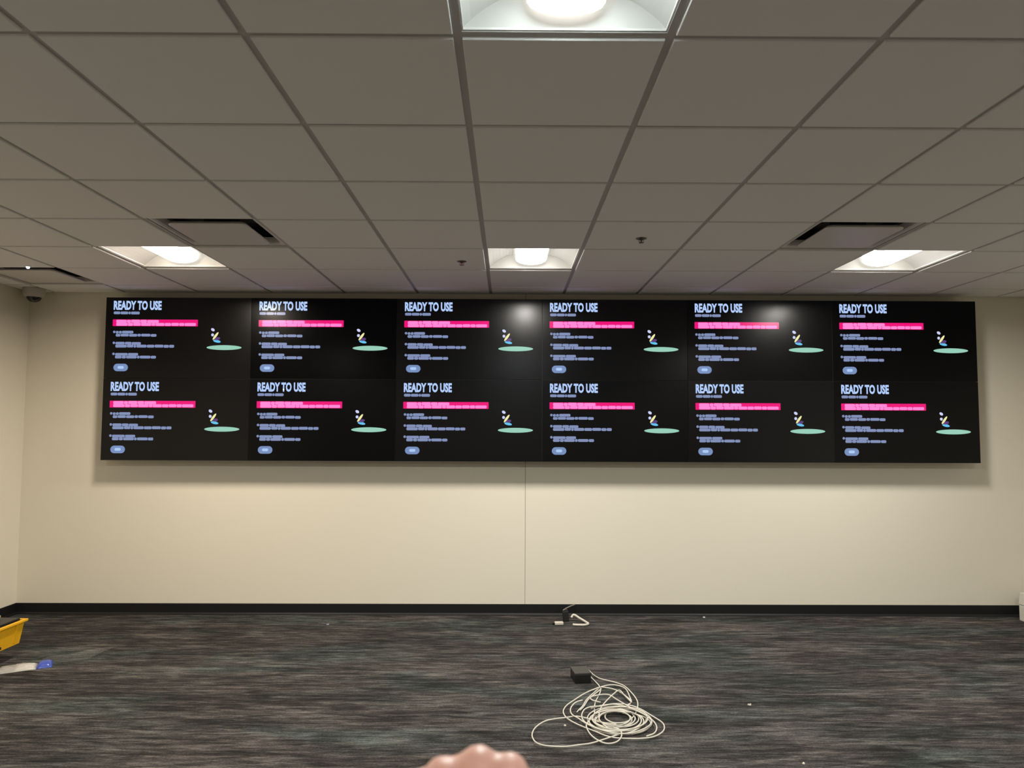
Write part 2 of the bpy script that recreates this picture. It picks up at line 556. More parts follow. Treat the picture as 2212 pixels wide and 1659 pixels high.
M_cambody = mat('camera_shell', (0.50, 0.47, 0.42), 0.5, 0.4)
M_dome = mat('camera_dome', (0.01, 0.01, 0.011), 0.12, 0.6)
t = thing('dome_camera', 'beige dome security camera hanging in the left ceiling corner', 'security camera', (-3.865, 5.80, CZ - 0.0085))
t.scale = (0.9, 0.9, 0.9)
bm = B(); lathe(bm, [(0, 0.0), (0.088, 0.0), (0.090, -0.01), (0.088, -0.05), (0.080, -0.072), (0.062, -0.078), (0, -0.078)], 32); obj('housing', bm, M_cambody, t, smooth=True)
bm = B(); lathe(bm, [(0.060, -0.074)] + [(0.060 * math.cos(k * math.pi / 16), -0.078 - 0.048 * math.sin(k * math.pi / 16)) for k in range(8)] + [(0, -0.126)], 28); obj('dome', bm, M_dome, t, smooth=True)
bm = B(); lathe(bm, [(0.064, -0.070), (0.068, -0.078), (0.066, -0.082), (0.059, -0.080)], 28); obj('trim_ring', bm, M_cambody, t, smooth=True)

# ================================================================== VIDEO WALL
PX0, PW = -3.2858, 1.18720
PZ0, PH = 1.2611, 0.66299
PY = YB - 0.16
def flat(pts, y=0.0):
    """polygon in the x-z plane facing the room"""
    bm = B()
    bm.faces.new([bm.verts.new((x, y, z)) for x, z in pts])
    me = bpy.data.meshes.new('flat')
    bm.normal_update()
    for f in bm.faces:
        if f.normal.y > 0:
            f.normal_flip()
    bm.to_mesh(me); bm.free()
    return me
def uv(u, v):
    return (-PW / 2 + u * PW, PH * (1 - v))
def uvrect(u0, u1, v0, v1, rad=0.0, seg=5):
    x0, z1 = uv(u0, v0); x1, z0 = uv(u1, v1)
    rad = min(rad, (x1 - x0) / 2, (z1 - z0) / 2)
    if rad <= 0:
        return [(x0, z0), (x1, z0), (x1, z1), (x0, z1)]
    out = []
    for cx, cz, a0 in ((x1 - rad, z1 - rad, 0), (x0 + rad, z1 - rad, 90), (x0 + rad, z0 + rad, 180), (x1 - rad, z0 + rad, 270)):
        for k in range(seg + 1):
            a = math.radians(a0 + 90 * k / seg)
            out.append((cx + rad * math.cos(a), cz + rad * math.sin(a)))
    return out
def ell(u, v, ru, rv, rot=0.0, n=28):
    cx, cz = uv(u, v)
    out = []
    for k in range(n):
        a = 2 * math.pi * k / n
        x, z = ru * PW * math.cos(a), rv * PH * math.sin(a)
        out.append((cx + x * math.cos(rot) - z * math.sin(rot), cz + x * math.sin(rot) + z * math.cos(rot)))
    return out

# title lettering
fc = bpy.data.curves.new('title_text', 'FONT')
fc.body = 'READY TO USE'
fc.size = 1.0
fc.offset = 0.045
fc.resolution_u = 3
fc.space_character = 1.02
fo = bpy.data.objects.new('title_tmp', fc)
COL.objects.link(fo)
dg = bpy.context.evaluated_depsgraph_get()
dg.update()
tme = bpy.data.meshes.new_from_object(fo.evaluated_get(dg))
bpy.data.objects.remove(fo)
txs = [v.co.x for v in tme.vertices]; tys = [v.co.y for v in tme.vertices]
bx0, bx1, by0, by1 = min(txs), max(txs), min(tys), max(tys)
(ux0, uz1), (ux1, uz0) = uv(0.0535, 0.043), uv(0.382, 0.158)
for v in tme.vertices:
    x, z = v.co.x, v.co.y
    v.co = (ux0 + (x - bx0) / (bx1 - bx0) * (ux1 - ux0), 0, uz0 + (z - by0) / (by1 - by0) * (uz1 - uz0))
tme.name = 'title_text'
tme.materials.clear(); tme.materials.append(M_title)

rnd = random.Random(5)
def word_row(u0, u1, v0, v1, words):
    """a row of unreadable small print: one rounded block for each word"""
    bm = B()
    tot = sum(words); gap = 0.0020
    w = (u1 - u0 - gap * (len(words) - 1)) / tot
    u = u0
    for n in words:
        jit = rnd.uniform(-0.0015, 0.0015)
        bm.faces.new([bm.verts.new((x, 0, z)) for x, z in reversed(uvrect(u, u + n * w, v0 - 0.0015 + jit, v1 + 0.0015 + jit, 0.008, 3))])
        u += n * w + gap
    bm.normal_update()
    for f in bm.faces:
        if f.normal.y > 0: f.normal_flip()
    me = bpy.data.meshes.new('small_print'); bm.to_mesh(me); bm.free()
    return me
CONTENT = []          # (name, mesh, material, layer)
def add(name, me, m, layer=1):
    if m:
        me.materials.clear(); me.materials.append(m)
    CONTENT.append((name, me, layer))
add('title_text', tme, None)
add('small_print', word_row(0.055, 0.233, 0.178, 0.209, (6, 7, 2, 8)), M_text)
add('banner', flat(uvrect(0.051, 0.634, 0.275, 0.358, 0.004, 2)), M_pink)
add('banner_print', word_row(0.075, 0.366, 0.281, 0.3155, (8, 3, 7, 5, 9)), M_ptext, 2)
add('banner_print', word_row(0.075, 0.621, 0.318, 0.352, (9, 4, 6, 8, 3, 7, 5, 6, 4, 9)), M_ptext, 2)
for v_, rows_ in ((0.430, ((0.194, 0.418, 0.448, (2, 2, 8)), (0.353, 0.455, 0.485, (4, 7, 7, 3, 8, 5)))),
                  (0.565, ((0.248, 0.555, 0.585, (7, 5, 7)), (0.476, 0.588, 0.620, (9, 5, 2, 8, 6, 7, 4, 4)))),
                  (0.701, ((0.2317, 0.690, 0.719, (10, 8)), (0.3545, 0.725, 0.756, (5, 3, 8, 2, 8, 4))))):
    add('bullet', flat(ell(0.0635, v_, 0.0085, 0.0155)), M_text)
    for u1_, a_, b_, w_ in rows_:
        add('small_print', word_row(0.0745, u1_, a_, b_, w_), M_text)
add('button', flat(uvrect(0.0665, 0.1655, 0.822, 0.914, 0.05, 6)), M_btn)
add('button_print', flat(uvrect(0.095, 0.137, 0.850, 0.884, 0.01, 3)), M_btn2, 2)
add('ground_spot', flat(ell(0.818, 0.618, 0.120, 0.030)), M_mint)
add('loose_tool', flat(ell(0.738, 0.398, 0.0135, 0.017, -0.6)), M_whit)
add('loose_tool', flat(ell(0.737, 0.462, 0.0095, 0.018)), M_whit)
add('loose_tool', flat(ell(0.758, 0.475, 0.032, 0.014, 0.95)), M_yell, 3)
add('loose_tool', flat(ell(0.768, 0.540, 0.026, 0.016, -0.2)), M_cyan)
add('loose_tool', flat(ell(0.770, 0.510, 0.020, 0.020, 0.3)), M_viol)

G = 0.0009
bm = B(); box(bm, -PW / 2 + G, PW / 2 - G, 0.004, 0.075, G, PH - G)
ME_body = mesh_of(bm, 'housing', M_black)
bm = B(); box(bm, -PW / 2 + G, PW / 2 - G, 0.0, 0.004, G, PH - G)
ME_bez = mesh_of(bm, 'bezel', M_black)
bm = B()
bz = 0.0022
bm.faces.new([bm.verts.new(p) for p in ((-PW / 2 + bz, -0.0004, bz), (PW / 2 - bz, -0.0004, bz), (PW / 2 - bz, -0.0004, PH - bz), (-PW / 2 + bz, -0.0004, PH - bz))])
bmesh.ops.solidify(bm, geom=bm.faces[:], thickness=0.0006)
ME_scr = mesh_of(bm, 'screen', M_glass)
bm = B()
for x in (-0.3, 0.3):
    box(bm, x - 0.02, x + 0.02, 0.075, 0.1602, 0.10, PH - 0.10)
for z in (0.18, PH - 0.18):
    box(bm, -0.34, 0.34, 0.12, 0.1602, z - 0.025, z + 0.025)
ME_mnt = mesh_of(bm, 'wall_mount', M_steel)
ORD = ['leftmost', 'second from the left', 'third from the left', 'third from the right', 'second from the right', 'rightmost']
GLARE = {(1, 1): ', lamp glare over its title', (1, 2): ', lamp glare at its right edge', (1, 4): ', lamp glare over its pink bar'}
TILT = {(1, 0): (0.0, 0.0), (1, 1): (-0.10, 0.45), (1, 2): (-0.15, -0.25), (1, 3): (0.05, -0.75), (1, 4): (-0.15, -0.35), (1, 5): (0.0, 0.2),
        (0, 0): (0.1, 0.1), (0, 1): (0.0, -0.15), (0, 2): (0.05, 0.1), (0, 3): (0.0, -0.1), (0, 4): (0.1, 0.0), (0, 5): (0.0, 0.1)}
for r in (1, 0):
    for c in range(6):
        lab = 'READY TO USE display, %s, %s row%s' % (ORD[c], 'top' if r else 'bottom', GLARE.get((r, c), ''))
        tx, tz = TILT[(r, c)]
        t = thing('display', lab, 'display', (PX0 + (c + 0.5) * PW, PY, PZ0 + r * PH), (0, 0, 0), 'video wall displays')
        link('housing', ME_body, t)
        link('wall_mount', ME_mnt, t)
        link('bezel', ME_bez, t)
        s = link('screen', ME_scr, t, (0, -0.0026, 0), (math.radians(tx) * 0.5, 0, math.radians(tz) * 0.25))
        for n, me, layer in CONTENT:
            link(n, me, s, (0, -0.0010 - 0.0004 * layer, 0))

# ================================================================== THINGS ON THE FLOOR
M_cable = mat('white_cable', (0.62, 0.58, 0.50), 0.45, 0.4)
M_plast = mat('black_plastic', (0.012, 0.012, 0.012), 0.4, 0.4, vary=(30, 0.3))
M_boxtop_lit = mat('box_top_lit_grey', (0.045, 0.044, 0.040), 0.5, 0.4)  # lighter grey puts the light on the black box's top into its colour
CABLE = [
  [(0.506,4.56,0.026),(0.516,4.511,0.006),(0.534,4.426,0.006),(0.548,4.357,0.006),(0.548,4.284,0.006),(0.522,4.19,0.006),(0.494,4.1,0.006),(0.476,3.993,0.006),(0.471,3.911,0.006),(0.479,3.848,0.006),(0.509,3.805,0.006),(0.563,3.777,0.006),(0.623,3.787,0.006)],
  [(0.508,4.564,0.0295),(0.534,4.541,0.0095),(0.563,4.475,0.0095),(0.608,4.436,0.0095),(0.657,4.398,0.0095),(0.694,4.348,0.0095),(0.716,4.263,0.0095),(0.73,4.158,0.0095),(0.728,4.08,0.0095),(0.709,3.995,0.0095),(0.68,3.913,0.0095),(0.641,3.844,0.0095),(0.601,3.815,0.0095),(0.554,3.815,0.0095),(0.524,3.854,0.0095),(0.522,3.903,0.0095),(0.545,3.953,0.0095),(0.59,3.979,0.0095),(0.639,3.953,0.0095),(0.69,3.923,0.0095),(0.731,3.884,0.0095),(0.748,3.826,0.0095),(0.727,3.76,0.0095),(0.682,3.705,0.0095),(0.624,3.678,0.0095)],
  [(0.697,4.104,0.013),(0.694,4.289,0.013),(0.641,4.35,0.013),(0.581,4.337,0.013),(0.517,4.288,0.013),(0.448,4.216,0.013),(0.377,4.113,0.013),(0.329,4.037,0.013),(0.305,3.964,0.013),(0.306,3.903,0.013),(0.325,3.844,0.013),(0.363,3.787,0.013),(0.404,3.741,0.013),(0.449,3.696,0.013),(0.488,3.652,0.013),(0.533,3.626,0.013),(0.595,3.618,0.013),(0.658,3.618,0.013),(0.721,3.635,0.013),(0.771,3.679,0.013),(0.8,3.733,0.013),(0.808,3.798,0.013),(0.789,3.855,0.013),(0.761,3.915,0.013),(0.726,3.986,0.013),(0.678,4.039,0.013),(0.606,4.06,0.013),(0.528,4.038,0.013),(0.457,3.995,0.013)],
  [(0.564,3.779,0.0165),(0.489,3.802,0.0165),(0.417,3.855,0.0165),(0.368,3.879,0.0165),(0.315,3.864,0.0165),(0.25,3.844,0.0165),(0.197,3.815,0.0165),(0.152,3.75,0.0165),(0.13,3.686,0.0165),(0.126,3.625,0.0165),(0.141,3.566,0.0165),(0.176,3.533,0.0165),(0.229,3.521,0.0165),(0.29,3.521,0.0165),(0.346,3.538,0.0165),(0.402,3.554,0.0165),(0.453,3.584,0.0165),(0.502,3.618,0.0165),(0.552,3.652,0.0165),(0.617,3.679,0.0165),(0.672,3.733,0.0165)],
  [(0.459,3.876,0.02),(0.428,3.817,0.02),(0.407,3.76,0.02),(0.407,3.697,0.02),(0.419,3.635,0.02),(0.442,3.584,0.02),(0.471,3.551,0.02),(0.503,3.547,0.02),(0.535,3.567,0.02),(0.56,3.61,0.02),(0.572,3.662,0.02),(0.568,3.706,0.02),(0.538,3.733,0.02)],
  [(0.421,4.085,0.0235),(0.38,4.052,0.0235),(0.35,3.988,0.0235),(0.34,3.926,0.0235),(0.348,3.876,0.0235),(0.372,3.837,0.0235),(0.401,3.78,0.0235),(0.441,3.724,0.0235),(0.492,3.679,0.0235),(0.545,3.653,0.0235),(0.612,3.653,0.0235),(0.671,3.689,0.0235),(0.718,3.735,0.0235),(0.748,3.791,0.0235),(0.746,3.838,0.0235),(0.722,3.898,0.0235),(0.687,3.948,0.0235),(0.638,4,0.0235),(0.58,4.026,0.0235),(0.515,4,0.0235),(0.456,3.989,0.0235),(0.415,3.947,0.0235),(0.394,3.866,0.0235),(0.402,3.789,0.0235),(0.442,3.733,0.0235)],
  [(0.551,4.332,0.006),(0.492,4.224,0.006),(0.447,4.133,0.006),(0.417,4.045,0.006),(0.391,3.992,0.006),(0.378,3.961,0.006)],
  [(0.554,4.298,0.0095),(0.498,4.203,0.0095),(0.455,4.123,0.0095),(0.424,4.036,0.0095),(0.396,3.978,0.0095)],
  [(0.547,4.319,0.013),(0.598,4.3,0.013),(0.637,4.265,0.013),(0.67,4.194,0.013),(0.695,4.093,0.013),(0.661,4.039,0.013)],
  [(0.52,4.072,0.0165),(0.478,4.105,0.0165),(0.475,4.149,0.0165),(0.53,4.184,0.0165),(0.582,4.184,0.0165),(0.615,4.116,0.0165),(0.653,4.04,0.0165),(0.696,3.956,0.0165),(0.74,3.886,0.0165),(0.764,3.808,0.0165),(0.762,3.734,0.0165),(0.736,3.671,0.0165),(0.691,3.636,0.0165)],
  [(0.69,4.063,0.02),(0.667,4.175,0.02),(0.65,4.245,0.02),(0.602,4.175,0.02),(0.544,4.063,0.02),(0.508,3.977,0.02),(0.489,3.896,0.02),(0.483,3.817,0.02),(0.51,3.724,0.02)],
  [(0.597,3.762,0.0235),(0.56,3.747,0.0235),(0.523,3.752,0.0235),(0.495,3.774,0.0235),(0.481,3.811,0.0235),(0.485,3.854,0.0235),(0.506,3.894,0.0235),(0.54,3.922,0.0235),(0.58,3.931,0.0235),(0.616,3.919,0.0235),(0.639,3.889,0.0235),(0.646,3.848,0.0235),(0.634,3.806,0.0235),(0.608,3.771,0.0235),(0.572,3.75,0.0235)],
  [(0.605,3.963,0.006),(0.641,3.937,0.006),(0.659,3.895,0.006),(0.654,3.848,0.006),(0.629,3.805,0.006),(0.59,3.775,0.006),(0.545,3.764,0.006),(0.503,3.775,0.006),(0.472,3.804,0.006),(0.46,3.847,0.006),(0.47,3.895,0.006),(0.499,3.936,0.006),(0.543,3.962,0.006),(0.591,3.966,0.006),(0.631,3.947,0.006)],
  [(0.557,3.758,0.0095),(0.516,3.778,0.0095),(0.49,3.816,0.0095),(0.486,3.866,0.0095),(0.505,3.917,0.0095),(0.543,3.958,0.0095),(0.592,3.978,0.0095),(0.641,3.974,0.0095),(0.679,3.945,0.0095),(0.696,3.899,0.0095),(0.69,3.847,0.0095),(0.663,3.8,0.0095),(0.62,3.768,0.0095),(0.572,3.757,0.0095),(0.528,3.769,0.0095)],
  [(0.673,3.918,0.013),(0.675,3.862,0.013),(0.653,3.808,0.013),(0.612,3.767,0.013),(0.562,3.747,0.013),(0.513,3.752,0.013),(0.474,3.78,0.013),(0.454,3.827,0.013),(0.457,3.883,0.013),(0.485,3.936,0.013),(0.53,3.974,0.013),(0.584,3.988,0.013),(0.634,3.973,0.013),(0.667,3.934,0.013),(0.677,3.881,0.013)],
  [(0.61,3.699,0.0165),(0.552,3.692,0.0165),(0.501,3.711,0.0165),(0.467,3.752,0.0165),(0.458,3.808,0.0165),(0.477,3.867,0.0165),(0.52,3.916,0.0165),(0.579,3.942,0.0165),(0.64,3.94,0.0165),(0.688,3.91,0.0165),(0.712,3.859,0.0165),(0.708,3.799,0.0165),(0.678,3.745,0.0165),(0.628,3.706,0.0165),(0.571,3.691,0.0165)],
  [(0.665,3.927,0.02),(0.697,3.875,0.02),(0.698,3.812,0.02),(0.671,3.752,0.02),(0.621,3.706,0.02),(0.56,3.685,0.02),(0.5,3.691,0.02),(0.453,3.723,0.02),(0.428,3.777,0.02),(0.432,3.84,0.02),(0.466,3.9,0.02),(0.522,3.942,0.02),(0.588,3.957,0.02),(0.649,3.939,0.02),(0.689,3.894,0.02)],
  [(0.541,3.972,0.0235),(0.612,3.991,0.0235),(0.678,3.976,0.0235),(0.724,3.93,0.0235),(0.74,3.865,0.0235),(0.722,3.796,0.0235),(0.678,3.739,0.0235),(0.616,3.703,0.0235),(0.55,3.697,0.0235),(0.492,3.72,0.0235),(0.454,3.769,0.0235),(0.445,3.834,0.0235),(0.468,3.903,0.0235),(0.519,3.959,0.0235),(0.588,3.989,0.0235)],
  [(0.697,3.795,0.006),(0.638,3.746,0.006),(0.568,3.725,0.006),(0.5,3.736,0.006),(0.449,3.777,0.006),(0.425,3.841,0.006),(0.434,3.915,0.006),(0.476,3.983,0.006),(0.544,4.029,0.006),(0.62,4.041,0.006),(0.688,4.016,0.006),(0.73,3.96,0.006),(0.738,3.887,0.006),(0.712,3.816,0.006),(0.659,3.759,0.006)],
  [(0.519,3.678,0.0095),(0.461,3.715,0.0095),(0.429,3.778,0.0095),(0.432,3.853,0.0095),(0.471,3.926,0.0095),(0.538,3.979,0.0095),(0.619,3.999,0.0095),(0.694,3.98,0.0095),(0.744,3.927,0.0095),(0.76,3.854,0.0095),(0.739,3.778,0.0095),(0.687,3.716,0.0095),(0.617,3.679,0.0095),(0.542,3.673,0.0095),(0.478,3.7,0.0095)],
]

bm = B()
for s in CABLE:
    tube(bm, catmull(s, 5), 0.0036, 6)
tag(obj('cable_coil', bm, M_cable, smooth=True), 'loose tangled coil of thin white cable on the carpet', 'cable')

t = thing('junction_box', 'small black box on the carpet feeding the white cable coil', 'box', (0.450, 4.475, 0), (0, 0, math.radians(8)))
bm = B(); box(bm, -0.05, 0.05, -0.062, 0.062, 0, 0.052); obj('case', bm, M_plast, t, bevel=0.003)
bm = B(); box(bm, -0.051, 0.051, -0.063, 0.063, 0.052, 0.061); obj('lid', bm, M_boxtop_lit, t, bevel=0.002)  # top slab of the same black box, in the lit grey
bm = B(); lathe(bm, [(0, 0), (0.009, 0), (0.009, 0.014), (0.006, 0.016), (0, 0.016)], 14); obj('cable_gland', bm, M_plast, t, loc=(0.05, -0.01, 0.035), rot=(0, math.pi / 2, 0))

# plug and cords against the baseboard
M_cord2 = mat('grey_cord', (0.20, 0.18, 0.15), 0.5)
t = thing('power_adapter', 'black upright plug adapter leaning at the back baseboard', 'adapter', (0.468, 5.80, 0))
bm = B(); box(bm, -0.024, 0.024, -0.02, 0.02, 0, 0.078); obj('case', bm, M_plast, t, bevel=0.005, rot=(math.radians(-6), math.radians(-4), 0))
bm = B(); box(bm, -0.018, 0.018, -0.014, 0.014, 0.076, 0.090); obj('strain_relief', bm, M_plast, t, bevel=0.004, rot=(math.radians(-6), math.radians(-4), 0))
bm = B(); tube(bm, catmull([(-0.024, -0.006, 0.086), (0.006, 0.03, 0.094), (0.045, 0.09, 0.096), (0.088, 0.168, 0.090)], 5), 0.005, 8); obj('cord', bm, M_cord2, t, smooth=True)
bm = B(); tube(bm, catmull([(0.508, 5.79, 0.03), (0.530, 5.80, 0.05), (0.575, 5.77, 0.030), (0.618, 5.735, 0.012), (0.632, 5.69, 0.010), (0.600, 5.655, 0.010), (0.545, 5.655, 0.010), (0.510, 5.665, 0.010)], 6), 0.009, 8)
tag(obj('cord_loop', bm, M_cable, smooth=True), 'short white cord loop on the carpet right of the black adapter', 'cord')
t = thing('cable_plug', 'flat white plug on the carpet left of the black adapter', 'plug', (0.408, 5.70, 0), (0, 0, 0.1))
bm = B(); box(bm, -0.038, 0.03, -0.018, 0.018, 0, 0.022); obj('case', bm, M_cable, t, bevel=0.005)
bm = B(); box(bm, -0.056, -0.037, -0.010, 0.010, 0.005, 0.017); obj('tip', bm, M_plast, t, bevel=0.002)

# yellow tool tray on a black case
M_yel = mat('yellow_plastic', (0.80, 0.42, 0.008), 0.38, 0.45, vary=(14, 0.08))
M_yel2 = mat('yellow_print', (0.70, 0.36, 0.01), 0.4, 0.4)
M_silver = mat('latch_metal', (0.62, 0.60, 0.56), 0.35, 0.5, metal=0.7)
t = thing('tool_box', 'yellow tool tray on a black case at the left picture edge', 'tool box', (-3.36, 4.62, 0), (0, 0, math.radians(-1)))
bm = B(); frustum(bm, (-0.145, 0.0, -0.22, 0.12), (-0.15, 0.055, -0.23, 0.19), 0, 0.10); obj('lower_case', bm, M_plast, t, bevel=0.012)
bm = B()
def open_tray(bm, lo, hi, z0, z1, th):
    def ring(r, z, o):
        return [bm.verts.new(p) for p in ((r[0] + o, r[2] + o, z), (r[1] - o, r[2] + o, z), (r[1] - o, r[3] - o, z), (r[0] + o, r[3] - o, z))]
    a, b_ = ring(lo, z0, 0), ring(hi, z1, 0)
    c_, d = ring(hi, z1, th), ring(lo, z0 + th, th)
    for p, q_ in ((a, b_), (b_, c_), (c_, d)):
        for k in range(4):
            bm.faces.new((p[k], p[(k + 1) % 4], q_[(k + 1) % 4], q_[k]))
    bm.faces.new(a); bm.faces.new(d)
open_tray(bm, (-0.155, 0.118, -0.25, 0.245), (-0.18, 0.136, -0.27, 0.262), 0.098, 0.238, 0.006)
obj('tray', bm, M_yel, t)
bm = B()
for x0, x1, y0, y1 in ((-0.195, -0.174, -0.285, 0.278), (0.130, 0.152, -0.285, 0.278), (-0.174, 0.130, -0.285, -0.262), (-0.174, 0.130, 0.256, 0.278)):
    box(bm, x0, x1, y0, y1, 0.236, 0.252)
obj('rim', bm, M_yel, t, bevel=0.003)
for y in (-0.18, 0.03, 0.19):
    bm = B(); frustum(bm, (0.112, 0.121, y - 0.010, y + 0.010), (0.126, 0.143, y - 0.010, y + 0.010), 0.11, 0.236); obj('rib', bm, M_yel, t, bevel=0.003)
bm = B(); box(bm, 0.126, 0.142, -0.01, 0.02, 0.165, 0.215); box(bm, 0.130, 0.146, -0.075, 0.025, 0.180, 0.195); obj('latch', bm, M_silver, t, bevel=0.002)
bm = B(); box(bm, 0.112, 0.126, -0.02, 0.07, 0.108, 0.124); obj('recess_plate', bm, M_plast, t, bevel=0.002)
bm = B(); box(bm, -0.170, 0.114, -0.258, 0.252, 0.23, 0.262); obj('lid', bm, M_plast, t, bevel=0.004)
M_wood = mat('tan_wood', (0.42, 0.27, 0.14), 0.55, vary=(18, 0.2))
bm = B(); tube(bm, catmull([(-3.50, 4.70, 0.277), (-3.44, 4.76, 0.279), (-3.38, 4.80, 0.278), (-3.34, 4.82, 0.275)], 4), 0.014, 10)
tag(obj('wooden_handle', bm, M_wood, smooth=True), 'tan wooden handle lying on top of the yellow tool tray', 'tool handle')

# clear pouch with a blue end, plastic sheet, scraps
M_film = mat('clear_film', (0.75, 0.74, 0.70), 0.25, 0.5, alpha=0.35)
M_sheet = mat('clear_sheet', (0.7, 0.68, 0.65), 0.3, 0.5, alpha=0.06)
M_paper = mat('white_paper', (0.55, 0.53, 0.48), 0.7)
M_blue = mat('blue_plastic', (0.045, 0.085, 0.42), 0.3, 0.5)
def pillow(bm, x0, x1, y0, y1, h, n=8, seed=0, rough=0.2):
    rg = random.Random(seed)
    top, bot = [], []
    for i in range(n + 1):
        for j in range(n + 1):
            u, v = i / n, j / n
            z = h * (max(0, (1 - (2 * u - 1) ** 4) * (1 - (2 * v - 1) ** 4))) ** 0.6
            z *= 1 + rough * rg.uniform(-1, 1)
            x, y = x0 + (x1 - x0) * u, y0 + (y1 - y0) * v
            top.append(bm.verts.new((x, y, 0.002 + z)))
            bot.append(bm.verts.new((x, y, 0.001)))
    m_ = n + 1
    for i in range(n):
        for j in range(n):
            bm.faces.new((top[i * m_ + j], top[(i + 1) * m_ + j], top[(i + 1) * m_ + j + 1], top[i * m_ + j + 1]))
            bm.faces.new((bot[i * m_ + j], bot[i * m_ + j + 1], bot[(i + 1) * m_ + j + 1], bot[(i + 1) * m_ + j]))
    for k in range(n):
        for a, b_ in (((0, k), (0, k + 1)), ((n, k + 1), (n, k)), ((k + 1, 0), (k, 0)), ((k, n), (k + 1, n))):
            i0, i1 = a[0] * m_ + a[1], b_[0] * m_ + b_[1]
            bm.faces.new((top[i0], top[i1], bot[i1], bot[i0]))
t = thing('plastic_pouch', 'flat clear plastic pouch with white card and blue end', 'plastic pouch', (-3.005, 4.695, 0), (0, 0, math.radians(28)))
bm = B(); pillow(bm, -0.215, 0.0, -0.065, 0.065, 0.022, seed=1, rough=0.35); obj('film', bm, M_film, t, smooth=True)
bm = B(); pillow(bm, -0.12, -0.004, -0.055, 0.055, 0.018, seed=2, rough=0.15); obj('card', bm, M_paper, t, smooth=True)
bm = B(); pillow(bm, 0.0, 0.085, -0.062, 0.062, 0.026, seed=3, rough=0.08); obj('blue_end', bm, M_blue, t, smooth=True)
bm = B()
n = 10; rg = random.Random(9); V = []
for i in range(n + 1):
    for j in range(n + 1):
        u, v = i / n, j / n
        V.append(bm.verts.new((-3.05 + 0.30 * u + 0.03 * v, 4.80 + 0.30 * v * (0.25 + 0.75 * u), 0.004 + 0.004 * (1 + math.sin(7 * u + 3 * v)) + 0.003 * rg.random())))
for i in range(n):
    for j in range(n):
        bm.faces.new((V[i * 11 + j], V[(i + 1) * 11 + j], V[(i + 1) * 11 + j + 1], V[i * 11 + j + 1]))
bmesh.ops.solidify(bm, geom=bm.faces[:], thickness=0.0006)
tag(obj('plastic_sheet', bm, M_sheet, smooth=True), 'crumpled clear plastic sheet behind the blue ended pouch', 'plastic sheet')

def scrap(x, y, s, label, m=M_paper, seed=0):
    rg = random.Random(seed)
    bm = B()
    pts = [(math.cos(a + rg.uniform(-0.3, 0.3)) * s * rg.uniform(0.6, 1), math.sin(a) * s * rg.uniform(0.6, 1)) for a in [k * math.pi / 3 for k in range(6)]]
    lo = [bm.verts.new((px, py, 0)) for px, py in pts]
    hi = [bm.verts.new((px * 0.8, py * 0.8, s * rg.uniform(0.3, 0.8))) for px, py in pts]
    bm.faces.new(lo); bm.faces.new(hi)
    for k in range(6):
        bm.faces.new((lo[k], lo[(k + 1) % 6], hi[(k + 1) % 6], hi[k]))
    tag(obj('paper_scrap', bm, m, loc=(x, y, 0)), label, 'scrap', 'scraps on the carpet')
M_bluebit = mat('blue_bit', (0.25, 0.28, 0.40), 0.5)
M_white = mat('white_scrap', (0.75, 0.70, 0.58), 0.6)
scrap(1.351, 4.083, 0.012, 'tiny white scrap on the carpet right of the cable coil', M_white, 1)
scrap(-1.398, 5.686, 0.014, 'tiny bluish scrap on the carpet left, near the back baseboard', M_bluebit, 2)
scrap(1.366, 3.385, 0.008, 'tiny white crumb on the carpet at the bottom picture edge', M_white, 3)
scrap(1.60, 5.92, 0.012, 'tiny white crumb at the foot of the back baseboard', M_white, 4)
scrap(0.30, 3.80, 0.008, 'tiny white crumb inside the wide loop of the cable', M_white, 6)
scrap(-3.19, 4.50, 0.026, 'white paper scrap at the left picture edge below the pouch', M_white, 5)

# white carton at the right edge
M_carton = mat('white_carton', (0.60, 0.57, 0.50), 0.6)
t = thing('carton', 'small white carton on the carpet at the right picture edge', 'box', (4.075+0.155, 5.74, 0), (0, 0, math.radians(3)))
bm = B(); box(bm, -0.095, 0.095, -0.12, 0.12, 0, 0.125); obj('body', bm, M_carton, t, bevel=0.006)
bm = B(); frustum(bm, (-0.098, 0.098, -0.123, 0.123), (-0.088, 0.088, -0.115, 0.115), 0.127, 0.225); obj('lid', bm, M_carton, t, bevel=0.006)

# ================================================================== PERSON (closed hand held up close to the viewer)
M_skin = mat('skin', (0.48, 0.245, 0.185), 0.50, 0.7, bump=(300, 0.08, 0.0008), vary=(60, 0.12))
M_skin.node_tree.nodes['Principled BSDF'].inputs['Subsurface Weight'].default_value = 0.15
M_skin.node_tree.nodes['Principled BSDF'].inputs['Subsurface Radius'].default_value = (0.010, 0.004, 0.002)
M_sleeve = mat('dark_sleeve', (0.02, 0.022, 0.028), 0.85, 0.2, bump=(500, 0.3, 0.001))
M_nail = mat('nail', (0.60, 0.36, 0.30), 0.25, 0.5)
def blob_chain(bm, pts, step=0.45):
    """overlapping tapered spheres along a polyline of (x,y,z,r)"""
    for (a, b_) in zip(pts, pts[1:]):
        pa, pb = Vector(a[:3]), Vector(b_[:3])
        L_ = (pb - pa).length
        n_ = max(1, int(L_ / (min(a[3], b_[3]) * step)))
        for k in range(n_ + 1):
            t_ = k / n_
            bmesh.ops.create_icosphere(bm, subdivisions=2, radius=a[3] + (b_[3] - a[3]) * t_, matrix=Matrix.Translation(pa.lerp(pb, t_)))
person = thing('person', 'bare closed hand held up close to the viewer at the bottom edge', 'person', (0.06, 0.28, CAM_H - 0.52))
hx, hy, hz = (-0.0175, 0.45, CAM_H - 0.1935)
bm = B()
